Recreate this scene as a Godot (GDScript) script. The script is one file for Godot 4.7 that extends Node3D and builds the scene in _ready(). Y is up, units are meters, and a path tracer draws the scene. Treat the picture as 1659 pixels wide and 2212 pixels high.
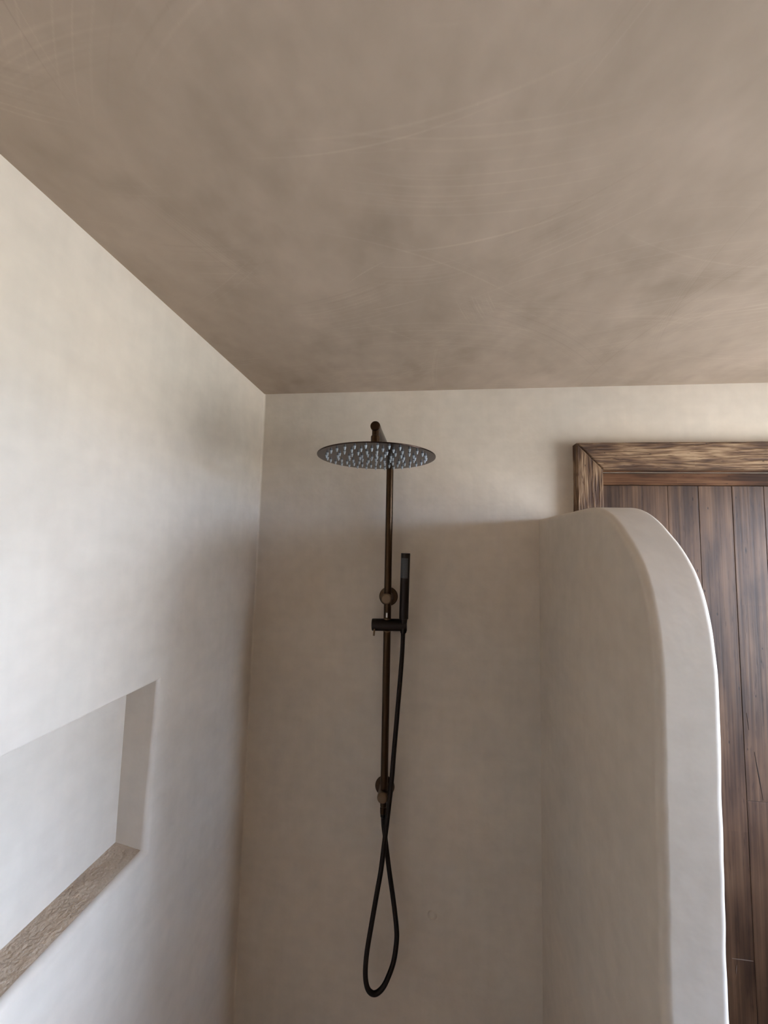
extends Node3D

# Corner of a plastered shower: back wall at z = 0, x to the right along it, y up, metres.
const EYE := 1.72            # height of the camera
const X_LEFT := -0.5558      # inner face of the left wall
const X_RIGHT := 1.44         # inner face of the right wall, which holds the window
const Z_FRONT := 2.5
const CEIL := 2.207
const X_PART := 0.3163       # shower side of the partition
const PART_THICK := 0.083

var taken := {}
var rng := RandomNumberGenerator.new()
var plaster: StandardMaterial3D
var ceiling_mat: StandardMaterial3D
var sill_mat: StandardMaterial3D
var floor_mat: StandardMaterial3D
var bronze: StandardMaterial3D
var bronze_smooth: StandardMaterial3D
var bronze_worn: StandardMaterial3D
var black_metal: StandardMaterial3D
var rubber: StandardMaterial3D
var white_plastic: StandardMaterial3D
var old_wood: StandardMaterial3D
var inner_wood: StandardMaterial3D
var board_mats: Array[StandardMaterial3D] = []


func _ready() -> void:
	rng.seed = 7
	set_view_and_light()
	make_materials()
	build_room()
	build_partition()
	build_door()
	build_shower_column()
	build_hand_shower()
	build_hose()


# ------------------------------------------------------------------ camera, sky, exposure

func set_view_and_light() -> void:
	var cam := Camera3D.new()
	cam.name = "camera"
	cam.fov = 105.04
	cam.near = 0.02
	cam.position = Vector3(0, EYE, 1.21)
	cam.basis = Basis.from_euler(Vector3(0.0820, 0.1212, 0.0241))
	add_child(cam)
	cam.current = true

	var sky_mat := ProceduralSkyMaterial.new()
	sky_mat.sky_top_color = Color(0.39, 0.445, 0.54)
	sky_mat.sky_horizon_color = Color(0.81, 0.885, 1.0)
	sky_mat.sky_curve = 0.2
	sky_mat.ground_bottom_color = Color(0.675, 0.69, 0.70)
	sky_mat.ground_horizon_color = Color(0.70, 0.715, 0.72)
	sky_mat.ground_curve = 0.15
	sky_mat.sun_angle_max = 1.0
	sky_mat.sky_energy_multiplier = 8.2
	sky_mat.ground_energy_multiplier = 6.8
	var sky := Sky.new()
	sky.sky_material = sky_mat
	var env := Environment.new()
	env.background_mode = Environment.BG_SKY
	env.sky = sky
	env.ambient_light_source = Environment.AMBIENT_SOURCE_SKY
	env.tonemap_mode = Environment.TONE_MAPPER_LINEAR
	env.tonemap_exposure = 0.432
	env.sdfgi_enabled = true
	env.ssao_enabled = true
	env.ssil_enabled = true
	var we := WorldEnvironment.new()
	we.name = "environment"
	we.environment = env
	add_child(we)


# ------------------------------------------------------------------ helpers

func at(x: float, y: float, z: float) -> Vector3:
	return Vector3(x, y + EYE, z)


func numbered(called: String) -> String:
	var n: int = taken.get(called, 0)
	taken[called] = n + 1
	return called if n == 0 else "%s_%03d" % [called, n]


func tag(o: Node, label: String, category := "", group := "", kind := "") -> void:
	if label:
		o.set_meta("label", label)
	if category:
		o.set_meta("category", category)
	if group:
		o.set_meta("group", group)
	if kind:
		o.set_meta("kind", kind)


func thing(called: String, where: Vector3, label: String, category: String, kind := "") -> Node3D:
	var o := Node3D.new()
	o.name = numbered(called)
	o.position = where
	add_child(o)
	tag(o, label, category, "", kind)
	return o


# a mesh named `called` under `parent`, placed at the world position `where`
func part(called: String, m: Mesh, mat: Material, parent: Node3D, where := Vector3.ZERO, b := Basis.IDENTITY) -> MeshInstance3D:
	var o := MeshInstance3D.new()
	var n := 0
	var full := called
	while parent.has_node(full):
		n += 1
		full = "%s_%03d" % [called, n]
	o.name = full
	o.mesh = m
	o.material_override = mat
	var over := Transform3D.IDENTITY
	var p: Node = parent
	while p is Node3D and p != self:
		over = p.transform * over
		p = p.get_parent()
	o.transform = over.affine_inverse() * Transform3D(b, where)
	parent.add_child(o, true)
	return o


func structure(called: String, m: Mesh, mat: Material, label: String, category: String) -> MeshInstance3D:
	var o := part(called, m, mat, self)
	tag(o, label, category, "", "structure")
	return o


# y axis turned to `d`
func along(d: Vector3) -> Basis:
	d = d.normalized()
	var side := Vector3.RIGHT if absf(d.x) < 0.9 else Vector3.FORWARD
	var x := side.slide(d).normalized()
	return Basis(x, d, x.cross(d))


func tri(st: SurfaceTool, a: Vector3, b: Vector3, c: Vector3, na: Vector3, nb: Vector3, nc: Vector3, ua := Vector2.ZERO, ub := Vector2.ZERO, uc := Vector2.ZERO) -> void:
	# front faces run clockwise: turn round the ones that do not
	if (b - a).cross(c - a).dot(na + nb + nc) > 0.0:
		var t := b
		b = c
		c = t
		t = nb
		nb = nc
		nc = t
		var u := ub
		ub = uc
		uc = u
	for v in [[a, na, ua], [b, nb, ub], [c, nc, uc]]:
		st.set_normal(v[1])
		st.set_uv(v[2])
		st.add_vertex(v[0])


func quad(st: SurfaceTool, a: Vector3, b: Vector3, c: Vector3, d: Vector3, n: Vector3) -> void:
	tri(st, a, b, c, n, n, n)
	tri(st, a, c, d, n, n, n)


func quad4(st: SurfaceTool, a: Vector3, b: Vector3, c: Vector3, d: Vector3, na: Vector3, nb: Vector3, nc: Vector3, nd: Vector3) -> void:
	tri(st, a, b, c, na, nb, nc)
	tri(st, a, c, d, na, nc, nd)


func begin() -> SurfaceTool:
	var st := SurfaceTool.new()
	st.begin(Mesh.PRIMITIVE_TRIANGLES)
	return st


func slab(st: SurfaceTool, lo: Vector3, hi: Vector3) -> void:
	for ax in 3:
		for s in 2:
			var n := Vector3.ZERO
			n[ax] = 1.0 if s else -1.0
			var u := (ax + 1) % 3
			var v := (ax + 2) % 3
			var p: Array[Vector3] = []
			for k in [[0, 0], [1, 0], [1, 1], [0, 1]]:
				var q := Vector3.ZERO
				q[ax] = hi[ax] if s else lo[ax]
				q[u] = hi[u] if k[0] else lo[u]
				q[v] = hi[v] if k[1] else lo[v]
				p.append(q)
			quad(st, p[0], p[1], p[2], p[3], n)


# turned about y; profile of (radius, height); every segment keeps its own normal
func lathe(profile: Array, seg := 32) -> ArrayMesh:
	var st := begin()
	for i in profile.size() - 1:
		var p: Vector2 = profile[i]
		var q: Vector2 = profile[i + 1]
		if p.distance_to(q) < 1e-7:
			continue
		var n2 := Vector2(q.y - p.y, p.x - q.x).normalized()
		for k in seg:
			var a0 := TAU * k / seg
			var a1 := TAU * (k + 1) / seg
			var c0 := Vector3(cos(a0), 0, sin(a0))
			var c1 := Vector3(cos(a1), 0, sin(a1))
			var m0 := c0 * n2.x + Vector3.UP * n2.y
			var m1 := c1 * n2.x + Vector3.UP * n2.y
			var v := [c0 * p.x + Vector3.UP * p.y, c1 * p.x + Vector3.UP * p.y, c1 * q.x + Vector3.UP * q.y, c0 * q.x + Vector3.UP * q.y]
			if p.x > 1e-7:
				tri(st, v[0], v[1], v[2], m0, m1, m1)
			if q.x > 1e-7:
				tri(st, v[0], v[2], v[3], m0, m1, m0)
	return st.commit()


# closed cylinder along y from 0 to h with rounded rims
func rod_mesh(r: float, h: float, bevel := 0.001, seg := 32) -> ArrayMesh:
	var b := bevel * 0.293
	return lathe([Vector2(0, 0), Vector2(r - bevel, 0), Vector2(r - b, b), Vector2(r, bevel), Vector2(r, h - bevel), Vector2(r - b, h - b), Vector2(r - bevel, h), Vector2(0, h)], seg)


# flat outline pulled out along z, its front edges chamfered; outline runs counter-clockwise
func prism(outline: PackedVector2Array, z0: float, z1: float, bevel: float, uv_turn := false, uv_shift := Vector2.ZERO, uv_scale := Vector2.ONE) -> ArrayMesh:
	var st := begin()
	var n := outline.size()
	var inner := PackedVector2Array()
	for i in n:
		var d0 := (outline[i] - outline[(i + n - 1) % n]).normalized()
		var d1 := (outline[(i + 1) % n] - outline[i]).normalized()
		var m0 := Vector2(-d0.y, d0.x)
		var m1 := Vector2(-d1.y, d1.x)
		var m := (m0 + m1).normalized()
		inner.append(outline[i] + m * bevel / maxf(m.dot(m0), 0.3))
	var uv := func(p: Vector2) -> Vector2:
		return (Vector2(p.y, p.x) if uv_turn else p) * uv_scale + uv_shift
	var tris := Geometry2D.triangulate_polygon(inner)
	for k in range(0, tris.size(), 3):
		var a := inner[tris[k]]
		var b := inner[tris[k + 1]]
		var c := inner[tris[k + 2]]
		tri(st, Vector3(a.x, a.y, z1), Vector3(b.x, b.y, z1), Vector3(c.x, c.y, z1), Vector3.BACK, Vector3.BACK, Vector3.BACK, uv.call(a), uv.call(b), uv.call(c))
	for i in n:
		var j := (i + 1) % n
		var d := (outline[j] - outline[i]).normalized()
		var out := Vector3(d.y, -d.x, 0)
		var up := (out + Vector3.BACK).normalized()
		var a := Vector3(outline[i].x, outline[i].y, z0)
		var b := Vector3(outline[j].x, outline[j].y, z0)
		var a1 := Vector3(outline[i].x, outline[i].y, z1 - bevel)
		var b1 := Vector3(outline[j].x, outline[j].y, z1 - bevel)
		var a2 := Vector3(inner[i].x, inner[i].y, z1)
		var b2 := Vector3(inner[j].x, inner[j].y, z1)
		var ua: Vector2 = uv.call(outline[i])
		var ub: Vector2 = uv.call(outline[j])
		var w := Vector2(out.y, out.x) if uv_turn else Vector2(out.x, out.y)
		var lift := w.abs() * (z1 - z0)
		tri(st, a, b, b1, out, out, out, ua + lift, ub + lift, ub)
		tri(st, a, b1, a1, out, out, out, ua + lift, ub, ua)
		tri(st, a1, b1, b2, up, up, up, ua, ub, uv.call(inner[j]))
		tri(st, a1, b2, a2, up, up, up, ua, uv.call(inner[j]), uv.call(inner[i]))
	return st.commit()


func rect(x0: float, y0: float, x1: float, y1: float, jitter := 0.0, step := 0.05) -> PackedVector2Array:
	var p := PackedVector2Array()
	var c := [Vector2(x0, y0), Vector2(x1, y0), Vector2(x1, y1), Vector2(x0, y1)]
	for i in 4:
		rough_edge(p, c[i], c[(i + 1) % 4], jitter, step)
	return p


# the points of an edge without its last, pushed a little to either side
func rough_edge(p: PackedVector2Array, a: Vector2, b: Vector2, jitter: float, step: float) -> void:
	p.append(a)
	if jitter <= 0.0:
		return
	var n := int(a.distance_to(b) / step)
	var side := (b - a).normalized().orthogonal()
	for k in range(1, n):
		p.append(a.lerp(b, (k + rng.randf_range(-0.3, 0.3)) / n) + side * rng.randf_range(-jitter, jitter))


# smooth pipe through a list of points; radius_at may wave along the way
func pipe(points: Array, radius: float, rib := 0.0, pitch := 0.0, seg := 14, step := 0.004) -> ArrayMesh:
	var curve := Curve3D.new()
	curve.bake_interval = 0.002
	for i in points.size():
		var prev: Vector3 = points[maxi(i - 1, 0)]
		var next: Vector3 = points[mini(i + 1, points.size() - 1)]
		var here: Vector3 = points[i]
		var dir := (next - prev).normalized()
		curve.add_point(here, -dir * here.distance_to(prev) / 3.0, dir * here.distance_to(next) / 3.0)
	var length := curve.get_baked_length()
	if pitch > 0.0:
		step = pitch / 4.0
	var n := int(length / step)
	var st := begin()
	var x := Vector3.ZERO
	var last_ring: Array[Vector3] = []
	var last_normals: Array[Vector3] = []
	for i in n + 1:
		var s := length * i / n
		var p := curve.sample_baked(s, true)
		var d := (curve.sample_baked(minf(s + 0.002, length), true) - curve.sample_baked(maxf(s - 0.002, 0), true)).normalized()
		if i == 0:
			x = Vector3.BACK.slide(d).normalized()
		else:
			x = x.slide(d).normalized()
		var y := d.cross(x)
		var phase := [0.0, 0.75, 1.0, 0.75]
		var r: float = radius - rib * (1.0 - phase[i % 4])
		var tilt: float = [0.0, -0.7, 0.0, 0.7][i % 4] if rib > 0.0 else 0.0
		var ring: Array[Vector3] = []
		var normals: Array[Vector3] = []
		for k in seg:
			var a := TAU * k / seg
			var o := x * cos(a) + y * sin(a)
			ring.append(p + o * r)
			normals.append((o + d * tilt).normalized())
		if i > 0:
			for k in seg:
				var k1 := (k + 1) % seg
				quad4(st, last_ring[k], last_ring[k1], ring[k1], ring[k], last_normals[k], last_normals[k1], normals[k1], normals[k])
		last_ring = ring
		last_normals = normals
	return st.commit()


# ------------------------------------------------------------------ textures and materials

# seamless noise 0..255, w x h, stretched from a smaller picture
func field(seed_: int, w: int, h: int, from_w: int, from_h: int, freq: float, octaves := 4, seamless := true) -> PackedByteArray:
	var n := FastNoiseLite.new()
	n.seed = seed_
	n.frequency = freq
	n.noise_type = FastNoiseLite.TYPE_SIMPLEX_SMOOTH
	n.fractal_octaves = octaves
	var im: Image = n.get_seamless_image(from_w, from_h) if seamless else n.get_image(from_w, from_h)
	im.convert(Image.FORMAT_L8)
	if from_w != w or from_h != h:
		im.resize(w, h, Image.INTERPOLATE_CUBIC)
	return im.get_data()


func texture(data: PackedByteArray, w: int, h: int, format := Image.FORMAT_RGB8) -> ImageTexture:
	return ImageTexture.create_from_image(Image.create_from_data(w, h, false, format, data))


func plaster_texture(s: int) -> ImageTexture:
	var w := 1024
	var cloud := field(s, w, w, 256, 256, 0.012, 4)
	var fine := field(s + 1, w, w, 1024, 1024, 0.03, 4)
	var brush_v := field(s + 2, w, w, 1024, 96, 0.06, 3)
	var brush_h := field(s + 3, w, w, 96, 1024, 0.05, 3)
	var warm := field(s + 4, w, w, 128, 128, 0.02, 3)
	var out := PackedByteArray()
	out.resize(w * w * 3)
	for i in w * w:
		var v := 240.0 + (cloud[i] - 128) * 0.075 + (fine[i] - 128) * 0.035 + (brush_v[i] - 128) * 0.014 + (brush_h[i] - 128) * 0.012
		var c := (warm[i] - 128) * 0.022
		out[i * 3] = clampi(int(v + c), 0, 255)
		out[i * 3 + 1] = clampi(int(v), 0, 255)
		out[i * 3 + 2] = clampi(int(v - c), 0, 255)
	return texture(out, w, w)


func relief_texture(s: int) -> ImageTexture:
	var w := 1024
	var a := field(s, w, w, 256, 256, 0.03, 4)
	var b := field(s + 1, w, w, 1024, 1024, 0.05, 3)
	var c := field(s + 2, w, w, 1024, 128, 0.06, 2)
	var out := PackedByteArray()
	out.resize(w * w)
	for i in w * w:
		out[i] = clampi(int(128 + (a[i] - 128) * 0.6 + (b[i] - 128) * 0.2 + (c[i] - 128) * 0.06), 0, 255)
	return texture(out, w, w, Image.FORMAT_L8)


# one picture for the whole ceiling: clouds, darker damp patches and arcs left by the trowel
func ceiling_texture() -> ImageTexture:
	var w := 2048
	var cloud := field(31, w, w, 512, 512, 0.012, 5, false)
	var patch := field(37, w, w, 512, 512, 0.02, 5, false)
	var fine := field(32, w, w, 1024, 1024, 0.03, 4, false)
	var val := PackedFloat32Array()
	val.resize(w * w)
	for i in w * w:
		var pt: float = clampf((patch[i] - 150) / 60.0, 0.0, 1.0)
		val[i] = (cloud[i] - 128) * 0.10 + (fine[i] - 128) * 0.045 - pt * 9.0
	# trowel arcs: bundles of parallel lines, mostly running along x
	for bundle in 300:
		var r := rng.randf_range(300.0, 1100.0)
		var heading := rng.randfn(0.12, 0.22) if rng.randf() < 0.75 else rng.randf_range(-1.6, 1.6)
		var turn := -PI / 2 + heading if rng.randf() < 0.7 else PI / 2 + heading
		var mid := Vector2(rng.randf_range(0, w), rng.randf_range(0, w))
		var centre := mid - Vector2(cos(turn), sin(turn)) * r
		var span := rng.randf_range(0.1, 0.45)
		var lines := rng.randi_range(1, 9)
		var gap := rng.randf_range(3.0, 14.0)
		for l in lines:
			var rr := r + l * gap + rng.randf_range(-2, 2)
			var strength := rng.randf_range(2.0, 9.0) * (1.0 if rng.randf() < 0.8 else -0.8)
			if lines == 1:
				strength = rng.randf_range(7.0, 15.0)
			var wide := rng.randf_range(0.8, 2.6)
			var a0 := turn - span * rng.randf_range(0.6, 1.0)
			var a1 := turn + span * rng.randf_range(0.6, 1.0)
			var steps := int((a1 - a0) * rr)
			for k in steps:
				var t := float(k) / steps
				var p := centre + Vector2(cos(lerpf(a0, a1, t)), sin(lerpf(a0, a1, t))) * rr
				var fade := sin(t * PI) * strength
				for o in range(-2, 3):
					var y := int(p.y) + o
					var x := int(p.x)
					if x < 0 or x >= w or y < 0 or y >= w:
						continue
					var d := absf(y - p.y) / wide
					if d < 1.0:
						val[y * w + x] += fade * (1.0 - d)
	var out := PackedByteArray()
	out.resize(w * w * 3)
	for i in w * w:
		var v := val[i]
		out[i * 3] = clampi(int(222 + v * 0.95), 0, 255)
		out[i * 3 + 1] = clampi(int(222 + v), 0, 255)
		out[i * 3 + 2] = clampi(int(222 + v * 1.08), 0, 255)
	return texture(out, w, w)


func wood_texture(s: int, dark: Color, mid: Color, light: Color, grain: float, blotch: float, stretch: int, w := 512, h := 1024) -> Array:
	var fibre := field(s, w, h, w, h / stretch, 0.09, 4)
	var band := field(s + 1, w, h, w / 2, h / 32, 0.05, 3)
	var cloud := field(s + 2, w, h, w / 4, h / 8, 0.03, 4)
	var pit := field(s + 3, w, h, w, h / 6, 0.12, 3)
	var out := PackedByteArray()
	out.resize(w * h * 3)
	var high := PackedByteArray()
	high.resize(w * h)
	for i in w * h:
		var t := 0.5 + ((fibre[i] - 128) * 0.0052 * grain + (band[i] - 128) * 0.003 * grain + (cloud[i] - 128) * 0.006 * blotch)
		var pits: float = clampf((72 - pit[i]) / 40.0, 0.0, 1.0) * grain * 0.5
		t = clampf(t - pits, 0.0, 1.0)
		var c: Color = dark.lerp(mid, t * 2.0) if t < 0.5 else mid.lerp(light, t * 2.0 - 1.0)
		out[i * 3] = c.r8
		out[i * 3 + 1] = c.g8
		out[i * 3 + 2] = c.b8
		high[i] = clampi(int(40 + fibre[i] * 0.7 - pits * 120), 0, 255)
	# nail holes and dark flecks
	for k in 46:
		var cx := rng.randi_range(6, w - 7)
		var cy := rng.randi_range(12, h - 13)
		var rx := rng.randf_range(0.9, 2.6)
		var ry := rx * rng.randf_range(1.0, 3.0)
		for dy in range(-8, 9):
			for dx in range(-4, 5):
				var d := Vector2(dx / rx, dy / ry).length()
				if d < 1.0:
					var i := (cy + dy) * w + cx + dx
					var f := 0.35 + 0.5 * d
					for q in 3:
						out[i * 3 + q] = int(out[i * 3 + q] * f)
					high[i] = int(high[i] * f)
	return [texture(out, w, h), texture(high, w, h, Image.FORMAT_L8)]


func metal(color: Color, rough: float, speck: Texture2D = null) -> StandardMaterial3D:
	var m := StandardMaterial3D.new()
	m.albedo_color = color
	m.metallic = 1.0
	m.metallic_specular = 0.5
	m.roughness = rough
	if speck:
		m.albedo_texture = speck
		m.uv1_triplanar = true
		m.uv1_scale = Vector3.ONE * 9.0
	return m


func plaster_material(color: Color, tex: Texture2D, relief: Texture2D, depth: float, scale := 0.55) -> StandardMaterial3D:
	var m := StandardMaterial3D.new()
	m.albedo_color = color
	m.albedo_texture = tex
	m.roughness = 0.62
	m.metallic_specular = 0.35
	m.uv1_triplanar = true
	m.uv1_world_triplanar = true
	m.uv1_triplanar_sharpness = 6.0
	m.uv1_scale = Vector3.ONE * scale
	if relief:
		m.heightmap_enabled = true
		m.heightmap_texture = relief
		m.heightmap_scale = depth
	return m


func make_materials() -> void:
	var tex := plaster_texture(11)
	var relief := relief_texture(21)
	plaster = plaster_material(Color(0.90, 0.852, 0.79), tex, relief, 0.22)
	plaster.resource_name = "smooth_lime_plaster"
	floor_mat = plaster_material(Color(0.84, 0.75, 0.66), tex, null, 0.0)
	ceiling_mat = StandardMaterial3D.new()
	ceiling_mat.resource_name = "trowelled_ceiling_plaster"
	ceiling_mat.albedo_color = Color(0.775, 0.70, 0.63)
	ceiling_mat.albedo_texture = ceiling_texture()
	ceiling_mat.roughness = 0.6
	ceiling_mat.metallic_specular = 0.3
	sill_mat = plaster_material(Color(0.80, 0.72, 0.63), tex, relief_texture(61), 0.8, 2.6)
	sill_mat.roughness = 0.45
	sill_mat.resource_name = "pitted_sill_plaster"

	var speck := plaster_texture(71)
	bronze = metal(Color(0.27, 0.21, 0.155), 0.31, speck)
	bronze.resource_name = "dark_brushed_bronze"
	bronze_smooth = metal(Color(0.22, 0.175, 0.16), 0.2)
	bronze_smooth.resource_name = "dark_bronze_plate"
	bronze_worn = metal(Color(0.46, 0.385, 0.31), 0.42, speck)
	black_metal = metal(Color(0.17, 0.152, 0.142), 0.3)
	rubber = StandardMaterial3D.new()
	rubber.albedo_color = Color(0.66, 0.70, 0.73)
	rubber.roughness = 0.45
	white_plastic = StandardMaterial3D.new()
	white_plastic.albedo_color = Color(0.93, 0.93, 0.92)
	white_plastic.roughness = 0.4

	var w := wood_texture(101, Color(0.27, 0.18, 0.12), Color(0.46, 0.355, 0.26), Color(0.65, 0.545, 0.43), 0.8, 0.7, 10)
	old_wood = StandardMaterial3D.new()
	old_wood.resource_name = "weathered_timber"
	old_wood.albedo_texture = w[0]
	old_wood.roughness = 0.75
	old_wood.heightmap_enabled = true
	old_wood.heightmap_texture = w[1]
	old_wood.heightmap_scale = 0.35
	var v := wood_texture(121, Color(0.20, 0.125, 0.08), Color(0.36, 0.235, 0.15), Color(0.45, 0.325, 0.23), 0.7, 0.7, 24)
	inner_wood = StandardMaterial3D.new()
	inner_wood.albedo_texture = v[0]
	inner_wood.roughness = 0.65
	inner_wood.metallic_specular = 0.3
	for k in 3:
		var b := wood_texture(141 + k * 10, Color(0.21, 0.15, 0.115), Color(0.325, 0.24, 0.18), Color(0.42, 0.32, 0.24), 0.5, 0.62, 40)
		var m := StandardMaterial3D.new()
		m.resource_name = "brown_varnished_board"
		m.albedo_texture = b[0]
		m.roughness = 0.5
		m.metallic_specular = 0.35
		m.heightmap_enabled = true
		m.heightmap_texture = b[1]
		m.heightmap_scale = 0.04
		board_mats.append(m)


# ------------------------------------------------------------------ the room

const DOOR_X0 := 0.492
const DOOR_X1 := 1.302
const DOOR_TOP := 0.226      # above the camera
const WINDOWS := [[0.26, 0.94, 1.98], [1.20, 1.47, 2.08]]
const WIN_Y0 := 1.02

func build_room() -> void:
	var st := begin()
	# back wall in three pieces round the doorway
	var t := 0.22
	slab(st, Vector3(X_LEFT - t, -0.05, -t), Vector3(DOOR_X0, CEIL + 0.2, 0))
	slab(st, Vector3(DOOR_X0, EYE + DOOR_TOP, -t), Vector3(DOOR_X1, CEIL + 0.2, 0))
	slab(st, Vector3(DOOR_X1, -0.05, -t), Vector3(X_RIGHT + 0.35, CEIL + 0.2, 0))
	var back := structure("wall_back", st.commit(), plaster, "smooth cream plaster wall behind the shower, holding the wooden door", "wall")
	# a filled screw hole low on the wall
	var ring := lathe([Vector2(0, 0.0009), Vector2(0.0055, 0.0006), Vector2(0.0075, 0.0001), Vector2(0.0092, 0.0026), Vector2(0.0108, 0.0028), Vector2(0.0135, 0.0), Vector2(0.0135, -0.002)], 20)
	part("filled_hole", ring, plaster, back, at(0.0174, -1.0409, 0.0), along(Vector3.BACK))

	build_left_wall()

	st = begin()
	slab(st, Vector3(X_LEFT - 0.3, -0.05, Z_FRONT), Vector3(X_RIGHT + 0.35, CEIL + 0.2, Z_FRONT + 0.2))
	structure("wall_front", st.commit(), plaster, "plain cream plaster wall facing the shower from behind the camera", "wall")

	# right wall with a deep window opening
	st = begin()
	var x1 := X_RIGHT + 0.22
	var last := 0.0
	for w in WINDOWS:
		slab(st, Vector3(X_RIGHT, -0.05, last), Vector3(x1, CEIL + 0.2, w[0]))
		slab(st, Vector3(X_RIGHT, -0.05, w[0]), Vector3(x1, WIN_Y0, w[1]))
		slab(st, Vector3(X_RIGHT, w[2], w[0]), Vector3(x1, CEIL + 0.2, w[1]))
		last = w[1]
	slab(st, Vector3(X_RIGHT, -0.05, last), Vector3(x1, CEIL + 0.2, Z_FRONT))
	structure("wall_right", st.commit(), plaster, "cream plaster wall on the right with the two windows that light the room", "wall")
	for i in WINDOWS.size():
		var w0: float = WINDOWS[i][0]
		var w1: float = WINDOWS[i][1]
		var head: float = WINDOWS[i][2]
		var win := Node3D.new()
		win.name = "window_%d" % (i + 1)
		win.position = Vector3(X_RIGHT + 0.12, WIN_Y0, (w0 + w1) / 2)
		add_child(win)
		tag(win, ["wider wooden window set deep in the right plaster wall nearest the door", "narrow wooden window set deep in the right plaster wall further from the door"][i], "window", "", "structure")
		var f := 0.02
		st = begin()
		for z in [w0, w1 - f]:
			slab(st, Vector3(X_RIGHT + 0.12, WIN_Y0, z), Vector3(X_RIGHT + 0.165, head, z + f))
		for y in [WIN_Y0, head - f]:
			slab(st, Vector3(X_RIGHT + 0.12, y, w0 + f), Vector3(X_RIGHT + 0.165, y + f, w1 - f))
		part("window_frame", st.commit(), inner_wood, win)

	# floor and ceiling
	st = begin()
	slab(st, Vector3(X_LEFT - 0.3, -0.2, -0.22), Vector3(X_RIGHT + 0.35, 0, Z_FRONT + 0.2))
	structure("floor", st.commit(), floor_mat, "sand-coloured microcement floor of the bathroom", "floor")
	st = begin()
	var lo := Vector3(X_LEFT, CEIL, 0)
	var hi := Vector3(X_RIGHT, CEIL, Z_FRONT)
	var c := [lo, Vector3(hi.x, CEIL, lo.z), hi, Vector3(lo.x, CEIL, hi.z)]
	var d := Vector3.DOWN
	var u := [Vector2(0, 0), Vector2(1, 0), Vector2(1, 1), Vector2(0, 1)]
	tri(st, c[0], c[1], c[2], d, d, d, u[0], u[1], u[2])
	tri(st, c[0], c[2], c[3], d, d, d, u[0], u[2], u[3])
	slab(st, Vector3(X_LEFT, CEIL + 0.002, 0), Vector3(X_RIGHT, CEIL + 0.2, Z_FRONT))
	structure("ceiling", st.commit(), ceiling_mat, "taupe trowelled plaster ceiling with arching scratch marks", "ceiling")


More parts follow.
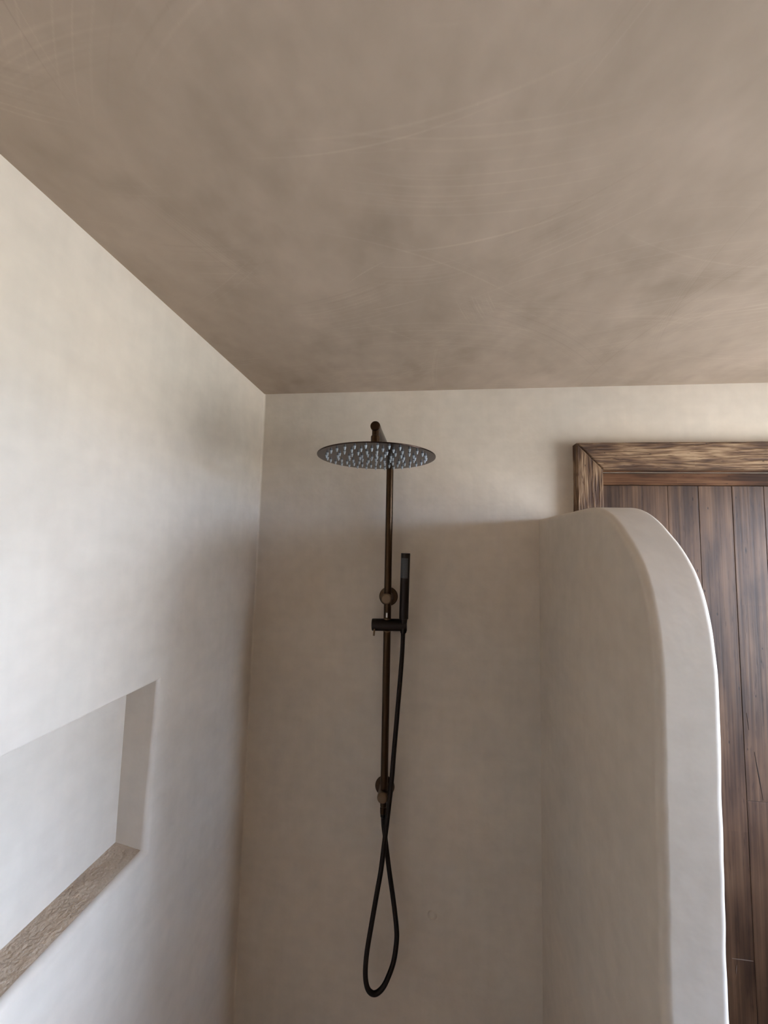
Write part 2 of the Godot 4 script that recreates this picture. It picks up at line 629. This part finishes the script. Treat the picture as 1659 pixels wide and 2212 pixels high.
# left wall with the soap niche sunk into it
func build_left_wall() -> void:
	var st := begin()
	var x := X_LEFT
	var z0 := 0.4375
	var z1 := 1.12
	var y0 := EYE - 0.619
	var y1 := EYE - 0.2905
	var deep := 0.066
	var rf := 0.013       # rounding of the far upright and the sill edge
	var rt := 0.003       # the top edge is sharper
	var right := Vector3.RIGHT
	# face of the wall round the opening
	var zs := [0.0, z0 - rf, z1 + rf, Z_FRONT]
	var ys := [-0.05, y0 - rf, y1 + rt, CEIL + 0.2]
	for i in 3:
		for j in 3:
			if i == 1 and j == 1:
				continue
			quad(st, Vector3(x, ys[j], zs[i]), Vector3(x, ys[j + 1], zs[i]), Vector3(x, ys[j + 1], zs[i + 1]), Vector3(x, ys[j], zs[i + 1]), right)
	# rounded rim, then the sides of the niche
	var steps := 6
	for k in steps:
		var a0 := PI / 2 * k / steps
		var a1 := PI / 2 * (k + 1) / steps
		var loops := []
		for a in [a0, a1]:
			var s := 1.0 - sin(a)
			var w := (1.0 - cos(a))
			loops.append([Vector3(x - rf * w, y0 - rf * s, z0 - rf * s), Vector3(x - rt * w, y1 + rt * s, z0 - rf * s), Vector3(x - rt * w, y1 + rt * s, z1 + rf * s), Vector3(x - rf * w, y0 - rf * s, z1 + rf * s)])
		var inward := [Vector3.BACK, Vector3.DOWN, Vector3.FORWARD, Vector3.UP]
		for e in 4:
			var n: Vector3 = inward[e]
			var n0 := right * cos(a0) + n * sin(a0)
			var n1 := right * cos(a1) + n * sin(a1)
			quad4(st, loops[0][e], loops[0][(e + 1) % 4], loops[1][(e + 1) % 4], loops[1][e], n0, n0, n1, n1)
	var xb := x - deep
	var yb := y0 + 0.009
	quad(st, Vector3(x - rf, y0, z0), Vector3(x - rt, y1, z0), Vector3(xb, y1, z0), Vector3(xb, yb, z0), Vector3.BACK)
	quad(st, Vector3(x - rf, y0, z1), Vector3(x - rt, y1, z1), Vector3(xb, y1, z1), Vector3(xb, yb, z1), Vector3.FORWARD)
	quad(st, Vector3(x - rt, y1, z0), Vector3(x - rt, y1, z1), Vector3(xb, y1, z1), Vector3(xb, y1, z0), Vector3.DOWN)
	quad(st, Vector3(xb, yb, z0), Vector3(xb, y1, z0), Vector3(xb, y1, z1), Vector3(xb, yb, z1), right)
	# the body of the wall behind it
	slab(st, Vector3(x - 0.3, -0.05, 0.0), Vector3(x - 0.12, CEIL + 0.2, Z_FRONT))
	var wall := structure("wall_left", st.commit(), plaster, "smooth cream plaster wall left of the shower with a recessed niche", "wall")
	# the trowel leaves a small cove where the wall meets the back wall
	st = begin()
	var rc := 0.006
	for k in 5:
		var a0 := PI / 2 * k / 5.0
		var a1 := PI / 2 * (k + 1) / 5.0
		var p0 := Vector3(x + rc * (1 - cos(a0)), 0, rc * (1 - sin(a0)))
		var p1 := Vector3(x + rc * (1 - cos(a1)), 0, rc * (1 - sin(a1)))
		var n0 := Vector3(cos(a0), 0, sin(a0))
		var n1 := Vector3(cos(a1), 0, sin(a1))
		quad4(st, p0, p1, p1 + Vector3.UP * CEIL, p0 + Vector3.UP * CEIL, n0, n1, n1, n0)
	part("corner_cove", st.commit(), plaster, wall)
	# the sill: a sloping, pitted bed of plaster, a fine grid so its waves are real
	st = begin()
	var noise := FastNoiseLite.new()
	noise.seed = 5
	noise.frequency = 60.0
	noise.fractal_octaves = 3
	var nu := 24
	var nv := 160
	var grid := []
	for i in nu + 1:
		var row: Array[Vector3] = []
		for j in nv + 1:
			var s := float(i) / nu
			var z := lerpf(z0, z1, float(j) / nv)
			var y := lerpf(y0, yb, s) + 0.0009 * sin(PI * s) * noise.get_noise_2d(s * deep, z) + 0.0004
			row.append(Vector3(lerpf(x - rf * 0.8, xb, s), y, z))
		grid.append(row)
	var nrm := func(i: int, j: int) -> Vector3:
		var dx: Vector3 = grid[mini(i + 1, nu)][j] - grid[maxi(i - 1, 0)][j]
		var dz: Vector3 = grid[i][mini(j + 1, nv)] - grid[i][maxi(j - 1, 0)]
		var n := dx.cross(dz).normalized()
		return n if n.y > 0 else -n
	for i in nu:
		for j in nv:
			quad4(st, grid[i][j], grid[i + 1][j], grid[i + 1][j + 1], grid[i][j + 1], nrm.call(i, j), nrm.call(i + 1, j), nrm.call(i + 1, j + 1), nrm.call(i, j + 1))
	part("niche_sill", st.commit(), sill_mat, wall)


# ------------------------------------------------------------------ the curved partition

func build_partition() -> void:
	var noise := FastNoiseLite.new()
	noise.seed = 12
	noise.frequency = 1.3
	noise.fractal_octaves = 2
	# outline in (z, y): level top, quarter oval, plumb front
	var path: Array[Vector2] = []
	var marks := [[-0.01, 0.0856], [0.17, 0.0858], [0.335, 0.0856], [0.400, 0.0815], [0.442, 0.0690], [0.478, 0.0510], [0.512, 0.0260], [0.543, -0.0030], [0.5655, -0.0330], [0.5825, -0.0680], [0.5940, -0.1070],
		[0.6000, -0.1500], [0.6022, -0.2000], [0.6013, -0.2650], [0.5985, -0.3550], [0.5962, -0.4500], [0.5945, -0.6200], [0.5930, -1.0000], [0.5930, -1.72]]
	var line := Curve2D.new()
	line.bake_interval = 0.004
	for i in marks.size():
		var m0 := Vector2(marks[maxi(i - 1, 0)][0], marks[maxi(i - 1, 0)][1])
		var m1 := Vector2(marks[i][0], marks[i][1])
		var m2 := Vector2(marks[mini(i + 1, marks.size() - 1)][0], marks[mini(i + 1, marks.size() - 1)][1])
		var way := (m2 - m0).normalized()
		line.add_point(m1, -way * m1.distance_to(m0) / 3.0, way * m1.distance_to(m2) / 3.0)
	var total := line.get_baked_length()
	for k in 261:
		var q := line.sample_baked(total * k / 260.0, true)
		path.append(Vector2(q.x, maxf(q.y + EYE, 0.0)))
	var n := path.size()
	var out: Array[Vector2] = []
	for i in n:
		var d := (path[mini(i + 1, n - 1)] - path[maxi(i - 1, 0)]).normalized()
		out.append(Vector2(-d.y, d.x))
	# across: shower face, rounded arris, end face, rounded arris, outer face
	var across := []
	var r0 := 0.012
	var r1 := 0.011
	for k in 7:
		var a := PI / 2 * k / 6.0
		across.append([X_PART + r0 * (1 - sin(a)), r0 * (1 - cos(a)), Vector2(-sin(a), cos(a))])
	across.reverse()
	for k in 9:
		var a := PI / 2 * k / 8.0
		across.append([X_PART + PART_THICK - r1 * (1 - sin(a)), r1 * (1 - cos(a)), Vector2(sin(a), cos(a))])
	var st := begin()
	var point := func(i: int, k: int) -> Vector3:
		var c: Array = across[k]
		var wob := 0.0010 * noise.get_noise_2d(i * 0.05 + k * 0.02, k * 0.01)
		var p: Vector2 = path[i] - out[i] * (c[1] + wob)
		var side := 0.0016 * noise.get_noise_2d(i * 0.05, 40 + k * 0.015)
		return Vector3(c[0] + side, p.y, p.x)
	var normal := func(i: int, k: int) -> Vector3:
		var c: Vector2 = across[k][2]
		return Vector3(c.x, out[i].y * c.y, out[i].x * c.y).normalized()
	for i in n - 1:
		for k in across.size() - 1:
			quad4(st, point.call(i, k), point.call(i, k + 1), point.call(i + 1, k + 1), point.call(i + 1, k), normal.call(i, k), normal.call(i, k + 1), normal.call(i + 1, k + 1), normal.call(i + 1, k))
	for side in [0, across.size() - 1]:
		var nrm := Vector3.LEFT if side == 0 else Vector3.RIGHT
		var foot := Vector3(across[side][0], 0, -0.01)
		for i in n - 1:
			tri(st, foot, point.call(i, side), point.call(i + 1, side), nrm, nrm, nrm)
	structure("wall_partition", st.commit(), plaster, "low plaster shower partition with a rounded top corner in front of the door", "wall")


# ------------------------------------------------------------------ the door

func build_door() -> void:
	var door := thing("door_1", at((DOOR_X0 + DOOR_X1) / 2, -EYE, 0), "brown plank door in a weathered timber frame behind the curved partition", "door", "structure")
	var zf := 0.034
	var xo := 0.4150      # outer edge of the frame
	var xi := 0.4862
	var yo := 0.3068
	var yi := 0.2300
	var right := DOOR_X0 + DOOR_X1
	var head := PackedVector2Array()
	rough_edge(head, Vector2(xi, yi), Vector2(right - xi, yi), 0.0004, 0.04)
	head.append(Vector2(right - xi, yi))
	rough_edge(head, Vector2(right - xo, yo), Vector2(xo + 0.0005, yo), 0.0004, 0.04)
	head.append(Vector2(xo + 0.0005, yo))
	part("frame_head", prism(head, 0.0, zf, 0.0025, true, Vector2(0.13, 0.2), Vector2(2.6, 1.1)), old_wood, door, at(0, 0, 0))
	for s in 2:
		var p := PackedVector2Array()
		var gap := 0.0007
		if s == 0:
			p.append(Vector2(xo, -EYE))
			rough_edge(p, Vector2(xi, -EYE), Vector2(xi, yi - gap), 0.0004, 0.05)
			p.append(Vector2(xi, yi - gap))
			rough_edge(p, Vector2(xo, yo - gap), Vector2(xo, -EYE), 0.0009, 0.03)
		else:
			p.append(Vector2(right - xi, -EYE))
			p.append(Vector2(right - xo, -EYE))
			p.append(Vector2(right - xo, yo - gap))
			p.append(Vector2(right - xi, yi - gap))
		part("frame_jamb", prism(p, 0.0, zf - 0.001, 0.003, false, Vector2(0.4 + s * 0.3, 0.1), Vector2(2.6, 1.1)), old_wood, door, at(0, 0, 0))
	# lining of the opening and the stop strip under the head
	part("stop_strip", prism(rect(DOOR_X0, 0.1905, DOOR_X1, 0.2245), -0.05, -0.001, 0.0015, true, Vector2(0.1, 0.3), Vector2(4.0, 1.0)), inner_wood, door, at(0, 0, 0))
	part("lining", prism(rect(DOOR_X0, 0.2262, DOOR_X1, 0.2300), -0.05, 0.012, 0.0008, true, Vector2(0.1, 0.3), Vector2(4.0, 1.0)), inner_wood, door, at(0, 0, 0))
	# the leaf: boards on a backing sheet
	var leaf := part("door_leaf", prism(rect(DOOR_X0 + 0.002, -EYE + 0.01, DOOR_X1 - 0.002, 0.1895), -0.06, -0.034, 0.001, false, Vector2.ZERO, Vector2(2, 0.6)), board_mats[0], door, at(0, 0, 0))
	var seams := [DOOR_X0 + 0.003, 0.6802, 0.7624, 0.8495, 0.9316, 1.0160, 1.1010, 1.1860, DOOR_X1 - 0.003]
	for k in seams.size() - 1:
		var gap := 0.0008 if k % 2 == 1 else 0.0004
		var a: float = seams[k] + gap / 2
		var b: float = seams[k + 1] - gap / 2
		var z1 := -0.012 + rng.randf_range(-0.0012, 0.0006)
		var cuts := [-EYE + 0.012, 0.1895]
		if k == 3:
			cuts = [-EYE + 0.012, -0.6612, 0.1895]
		for c in cuts.size() - 1:
			var shift := Vector2(k * 0.37 + c * 0.21, k * 0.23 + c * 0.4)
			var out := rect(a, cuts[c] + (0.0004 if c else 0.0), b, cuts[c + 1] - (0.0004 if c + 1 < cuts.size() - 1 else 0.0), 0.0002, 0.09)
			part("board", prism(out, -0.034, z1, 0.0007, false, shift, Vector2(2.2, 0.62)), board_mats[(k * 2 + c) % 3], leaf, at(0, 0, 0))
	var pale := StandardMaterial3D.new()
	pale.resource_name = "scraped_varnish"
	pale.albedo_color = Color(0.50, 0.43, 0.38)
	pale.roughness = 0.7
	mark("scratch", pale, leaf, Vector2(0.7959, -1.0567), Vector2(0.8462, -1.0563), 0.0013, "pale scratch across the lower door board")
	mark("scratch", pale, leaf, Vector2(0.8063, -1.0707), Vector2(0.8031, -1.0933), 0.0012, "short pale scratch under the longer one")
	var dark := StandardMaterial3D.new()
	dark.resource_name = "open_split_in_wood"
	dark.albedo_color = Color(0.13, 0.085, 0.06)
	dark.roughness = 0.9
	mark("split", dark, leaf, Vector2(0.8591, -0.4337), Vector2(0.8627, -0.4782), 0.0014, "short dark split in a door board")
	mark("split", dark, leaf, Vector2(0.8735, -0.5348), Vector2(0.8889, -0.6563), 0.0022, "long dark split above the board joint")



# a narrow mark on the boards from a to b, w wide
func mark(called: String, mat: Material, leaf: Node3D, a: Vector2, b: Vector2, w: float, label: String) -> void:
	var side := (b - a).normalized().orthogonal() * w / 2
	var p := PackedVector2Array([a - side * 0.2, a.lerp(b, 0.5) - side, b - side * 0.2, b + side * 0.2, a.lerp(b, 0.45) + side, a + side * 0.2])
	if Geometry2D.is_polygon_clockwise(p):
		p.reverse()
	var o := part(called, prism(p, -0.0135, -0.0109, 0.0001), mat, leaf, at(0, 0, 0))
	o.set_meta("label", label)


# ------------------------------------------------------------------ the rain shower

const ROD_Z := 0.042
const ROD_R := 0.0107
const ARM_Y := 0.2610

func rod_x(y: float) -> float:   # the rod leans a hair
	return -0.1269 + 0.0038 * (0.2041 - y) / 0.8287


func build_shower_column() -> void:
	var col := thing("rain_shower", at(-0.125, -0.7068, 0), "dark bronze wall-mounted shower column with round rain head above", "shower")
	var top := at(rod_x(ARM_Y), ARM_Y, ROD_Z)
	var low := at(rod_x(-0.722), -0.722, ROD_Z)
	var axis := (top - low).normalized()
	var riser := part("riser_pipe", rod_mesh(ROD_R, top.distance_to(low), 0.0008, 40), bronze, col, low, along(axis))
	# a white label just under the upper bracket
	var st := begin()
	var y0 := -0.2125
	var h := 0.0135
	for k in 6:
		var a0 := lerpf(-0.33, 0.10, k / 6.0) + PI / 2 + 0.18
		var a1 := lerpf(-0.33, 0.10, (k + 1) / 6.0) + PI / 2 + 0.18
		var r := ROD_R + 0.00025
		var n0 := Vector3(cos(a0), 0, sin(a0))
		var n1 := Vector3(cos(a1), 0, sin(a1))
		quad4(st, n0 * r, n1 * r, n1 * r + Vector3.UP * h, n0 * r + Vector3.UP * h, n0, n1, n1, n0)
	var sticker := part("label_strip", st.commit(), white_plastic, riser)
	sticker.transform = riser.transform.affine_inverse() * Transform3D(Basis.IDENTITY, at(rod_x(y0), y0, ROD_Z) - col.position)
	sticker.set_meta("label", "small white label strip on the dark riser pipe")

	# arm: from the elbow at the top of the rod out to the ball joint
	var ball := at(-0.1281, 0.2636, 0.350)
	part("top_elbow", lathe(dome(0.0128, 0.0), 32), bronze, col, top + Vector3(0, -0.001, 0))
	var dir := (ball - top).normalized()
	part("shower_arm", rod_mesh(0.0107, top.distance_to(ball), 0.0008, 36), bronze, col, top, along(dir))
	part("arm_end", lathe([Vector2(0, 0), Vector2(0.0112, 0), Vector2(0.0113, 0.001), Vector2(0.0113, 0.018), Vector2(0.0108, 0.0196), Vector2(0.0092, 0.0206), Vector2(0, 0.0211)], 36), bronze, col, ball - dir * 0.010, along(dir))
	var disc := at(-0.1247, 0.1930, 0.350)
	var stub_top := ball + Vector3(0, -0.008, 0)
	part("swivel_neck", rod_mesh(0.0082, 0.018, 0.0006, 28), bronze, col, Vector3(ball.x, ball.y - 0.026, ball.z))
	part("swivel_nut", lathe([Vector2(0, 0), Vector2(0.0100, 0), Vector2(0.0104, 0.0006), Vector2(0.0104, 0.0425), Vector2(0.0096, 0.044), Vector2(0.0084, 0.0445), Vector2(0, 0.0445)], 32), bronze, col, Vector3(ball.x, disc.y + 0.006, ball.z))

	# the thin round plate with its rubber nozzles
	var tilt := Basis(Vector3.RIGHT, 0.0) * Basis(Vector3.BACK, 0.0)
	var R := 0.1322
	var plate := part("rain_head", lathe([Vector2(0, 0), Vector2(R - 0.0012, 0), Vector2(R - 0.0003, 0.0004), Vector2(R, 0.0012), Vector2(R, 0.0022), Vector2(R - 0.002, 0.003), Vector2(0.05, 0.0042), Vector2(0.02, 0.007), Vector2(0, 0.007)], 96), bronze_smooth, col, disc, tilt)
	var nozzle := lathe([Vector2(0.0, -0.0066), Vector2(0.0011, -0.0066), Vector2(0.0014, -0.0062), Vector2(0.0027, -0.0006), Vector2(0.0029, 0.0), Vector2(0.0029, 0.0006)], 12)
	var counts := [6, 12, 18, 24, 30]
	var phases := [15.0, 8.0, 9.0, 1.7, -3.0]
	for k in 5:
		var r: float = R * (0.092 + 0.187 * k)
		for i in counts[k]:
			var a: float = TAU * i / counts[k] + deg_to_rad(phases[k])
			var o := part("nozzle", nozzle, rubber, plate)
			o.position = Vector3(sin(a) * r, 0, cos(a) * r)

	# two wall brackets: a flange on the wall and a stout peg through which the rod runs
	for b in 2:
		var fl := at(-0.1269, -0.1578, 0) if b == 0 else at(-0.1251, -0.7068, 0)
		var reach := 0.066 if b == 0 else 0.062
		var bracket := part("wall_bracket", lathe([Vector2(0, 0), Vector2(0.0155, 0), Vector2(0.0155, reach - 0.006), Vector2(0.0150, reach - 0.003), Vector2(0.0138, reach - 0.0012), Vector2(0.0118, reach), Vector2(0, reach + 0.0006)], 36), bronze_worn, col, fl, along(Vector3.BACK))
		part("flange", lathe([Vector2(0.0, 0), Vector2(0.0284, 0), Vector2(0.0284, 0.0035), Vector2(0.0276, 0.0048), Vector2(0.0262, 0.0054), Vector2(0.0150, 0.0062), Vector2(0.0, 0.0062)], 48), bronze, bracket, fl, along(Vector3.BACK))

	# slider that carries the hand shower: a cross tube round the rod
	var s0 := at(-0.1692, -0.2366, ROD_Z)
	var s1 := at(-0.0668, -0.2330, ROD_Z)
	var sd := (s1 - s0).normalized()
	var slider := part("slider", rod_mesh(0.0178, s0.distance_to(s1), 0.0012, 40), black_metal, col, s0, along(sd))
	for y in [-0.2352 + 0.0176, -0.2352 - 0.0176]:
		var c := part("collar", lathe([Vector2(0.0107, -0.0012), Vector2(0.0116, -0.0012), Vector2(0.0119, 0.0), Vector2(0.0116, 0.0012), Vector2(0.0107, 0.0012)], 32), bronze_worn, slider)
		c.transform = slider.transform.affine_inverse() * Transform3D(Basis.IDENTITY, at(rod_x(y), y, ROD_Z) - col.position)
		c.set_meta("label", "lighter worn collar where the pipe enters the slider")
	var lever := part("lever", rod_mesh(0.0027, 0.026, 0.0008, 16), bronze_worn, slider)
	lever.transform = slider.transform.affine_inverse() * Transform3D(along(Vector3(0.0, -1.0, 0.55)), at(-0.1606, -0.2405, 0.052) - col.position)
	lever.set_meta("label", "small lighter locking pin under the slider")
	var socket := part("hand_shower_socket", lathe([Vector2(0.0, -0.0195), Vector2(0.0085, -0.0195), Vector2(0.0090, -0.019), Vector2(0.0095, 0.017), Vector2(0.0110, 0.0205), Vector2(0.0, 0.0205)], 28), black_metal, slider)
	socket.transform = slider.transform.affine_inverse() * Transform3D(Basis.IDENTITY, at(-0.0765, -0.2335, 0.050) - col.position)

	# outlet under the lower bracket, where the hose starts
	part("hose_outlet", lathe([Vector2(0, 0), Vector2(0.0082, 0), Vector2(0.0092, 0.001), Vector2(0.0092, 0.014), Vector2(0.0080, 0.0155), Vector2(0.0080, 0.018), Vector2(0.0092, 0.0195), Vector2(0.0092, 0.040), Vector2(0, 0.040)], 28), bronze, col, at(-0.1240, -0.7560, 0.042))


# half-round profile for ball ends
func dome(r: float, base: float) -> Array:
	var p := []
	for k in 17:
		var a := -PI / 2 + PI * k / 16.0
		p.append(Vector2(maxf(r * cos(a), 0.0), base + r * sin(a)))
	return p


func build_hand_shower() -> void:
	var low := at(-0.0752, -0.2110, 0.066)
	var top := at(-0.0727, -0.0240, 0.074)
	var hand := thing("hand_shower", low, "slim black stick hand shower held upright right of the riser pipe", "hand shower")
	var up := (top - low).normalized()
	var b := along(up)
	var h := low.distance_to(top)
	part("handle", rod_mesh(0.0132, h, 0.0009, 40), black_metal, hand, low, b)
	part("neck", lathe([Vector2(0, -0.012), Vector2(0.0095, -0.012), Vector2(0.0100, -0.011), Vector2(0.0112, 0.0), Vector2(0, 0.001)], 28), black_metal, hand, low, b)
	# curved spray face with rows of small nozzles, turned a little to the left
	var st := begin()
	var y0 := h * 0.62
	var y1 := h * 0.93
	var r := 0.01345
	var seg := 14
	for k in seg:
		var a0 := deg_to_rad(lerpf(48.0, 162.0, float(k) / seg))
		var a1 := deg_to_rad(lerpf(48.0, 162.0, float(k + 1) / seg))
		var n0 := Vector3(cos(a0), 0, sin(a0))
		var n1 := Vector3(cos(a1), 0, sin(a1))
		quad4(st, n0 * r + Vector3.UP * y0, n1 * r + Vector3.UP * y0, n1 * r + Vector3.UP * y1, n0 * r + Vector3.UP * y1, n0, n1, n1, n0)
	var dark := StandardMaterial3D.new()
	dark.resource_name = "dark_spray_face"
	dark.albedo_color = Color(0.12, 0.12, 0.125)
	dark.roughness = 0.5
	# keep the face turned to the room whatever the frame along() chose
	var fb := Basis(Vector3.BACK.slide(up).normalized().cross(up) * -1.0, up, Vector3.BACK.slide(up).normalized())
	var face := part("spray_face", st.commit(), dark, hand, low, fb)
	st = begin()
	for j in 24:
		for i in 12:
			var a := deg_to_rad(lerpf(54.0, 156.0, (i + (0.5 if j % 2 else 0.0)) / 11.5))
			var y := lerpf(y0 + 0.002, y1 - 0.002, j / 23.0)
			var n := Vector3(cos(a), 0, sin(a))
			var t := Vector3(-sin(a), 0, cos(a))
			var c := n * r + Vector3.UP * y
			var tip := c + n * 0.0007
			var ring: Array[Vector3] = []
			for k in 6:
				ring.append(c + (t * cos(TAU * k / 6) + Vector3.UP * sin(TAU * k / 6)) * 0.00062)
			for k in 6:
				var m := (ring[k] + ring[(k + 1) % 6]) / 2 - c
				var nn := (m.normalized() + n).normalized()
				tri(st, ring[k], ring[(k + 1) % 6], tip, nn, nn, n)
	var grey := StandardMaterial3D.new()
	grey.resource_name = "grey_silicone"
	grey.albedo_color = Color(0.42, 0.43, 0.44)
	grey.roughness = 0.5
	var dots := part("spray_nozzle", st.commit(), grey, face, low, Basis.IDENTITY)
	dots.transform = Transform3D.IDENTITY
	tag(dots, "rows of tiny grey nozzles", "", "", "stuff")


func build_hose() -> void:
	var p := [[-0.0765, -0.2420, 0.0520], [-0.0785, -0.3193, 0.0600], [-0.0860, -0.4430, 0.0650], [-0.0947, -0.5715, 0.0670], [-0.0997, -0.6520, 0.0690], [-0.1069, -0.7321, 0.0700],
		[-0.1144, -0.8015, 0.0710], [-0.1236, -0.8856, 0.0700], [-0.1317, -0.9363, 0.0680], [-0.1474, -1.0353, 0.0660], [-0.1597, -1.1139, 0.0640], [-0.1617, -1.1531, 0.0620], [-0.1573, -1.1828, 0.0600],
		[-0.1497, -1.2, 0.059], [-0.1396, -1.2080, 0.058], [-0.1259, -1.2038, 0.0577], [-0.1110, -1.1865, 0.0573], [-0.0939, -1.1567, 0.0567], [-0.0823, -1.1257, 0.0560], [-0.0780, -1.0923, 0.0553], [-0.0778, -1.0552, 0.0547], [-0.0831, -1.0087, 0.0540],
		[-0.0926, -0.9535, 0.0520], [-0.1046, -0.8877, 0.0500], [-0.1164, -0.8155, 0.0470], [-0.1214, -0.7888, 0.0440], [-0.1240, -0.7533, 0.0420]]
	var pts := []
	for q in p:
		pts.append(at(q[0], q[1], q[2]))
	for pass_ in 2:
		var old: Array = pts.duplicate()
		for i in range(10, 20):
			pts[i] = old[i] * 0.5 + (old[i - 1] + old[i + 1]) * 0.25
	for i in range(10, 17):
		pts[i] += Vector3(-0.002 if i < 14 else 0.0, -0.0045, 0)
	var hose := thing("shower_hose", pts[13], "dark ribbed metal shower hose hanging in a long narrow loop", "hose")
	part("ribbed_tube", pipe(pts, 0.0068, 0.0008, 0.0021, 14), black_metal, hose)
	var d: Vector3 = (pts[0] - pts[1]).normalized()
	part("hose_nut", lathe([Vector2(0, 0), Vector2(0.0070, 0), Vector2(0.0076, 0.0012), Vector2(0.0076, 0.009), Vector2(0.0070, 0.011), Vector2(0, 0.011)], 24), black_metal, hose, pts[0] - d * 0.013, along(d))
	d = (pts[pts.size() - 1] - pts[pts.size() - 2]).normalized()
	part("hose_nut", lathe([Vector2(0, 0), Vector2(0.0078, 0), Vector2(0.0086, 0.0014), Vector2(0.0086, 0.012), Vector2(0, 0.012)], 24), black_metal, hose, pts[pts.size() - 1] - d * 0.012, along(d))
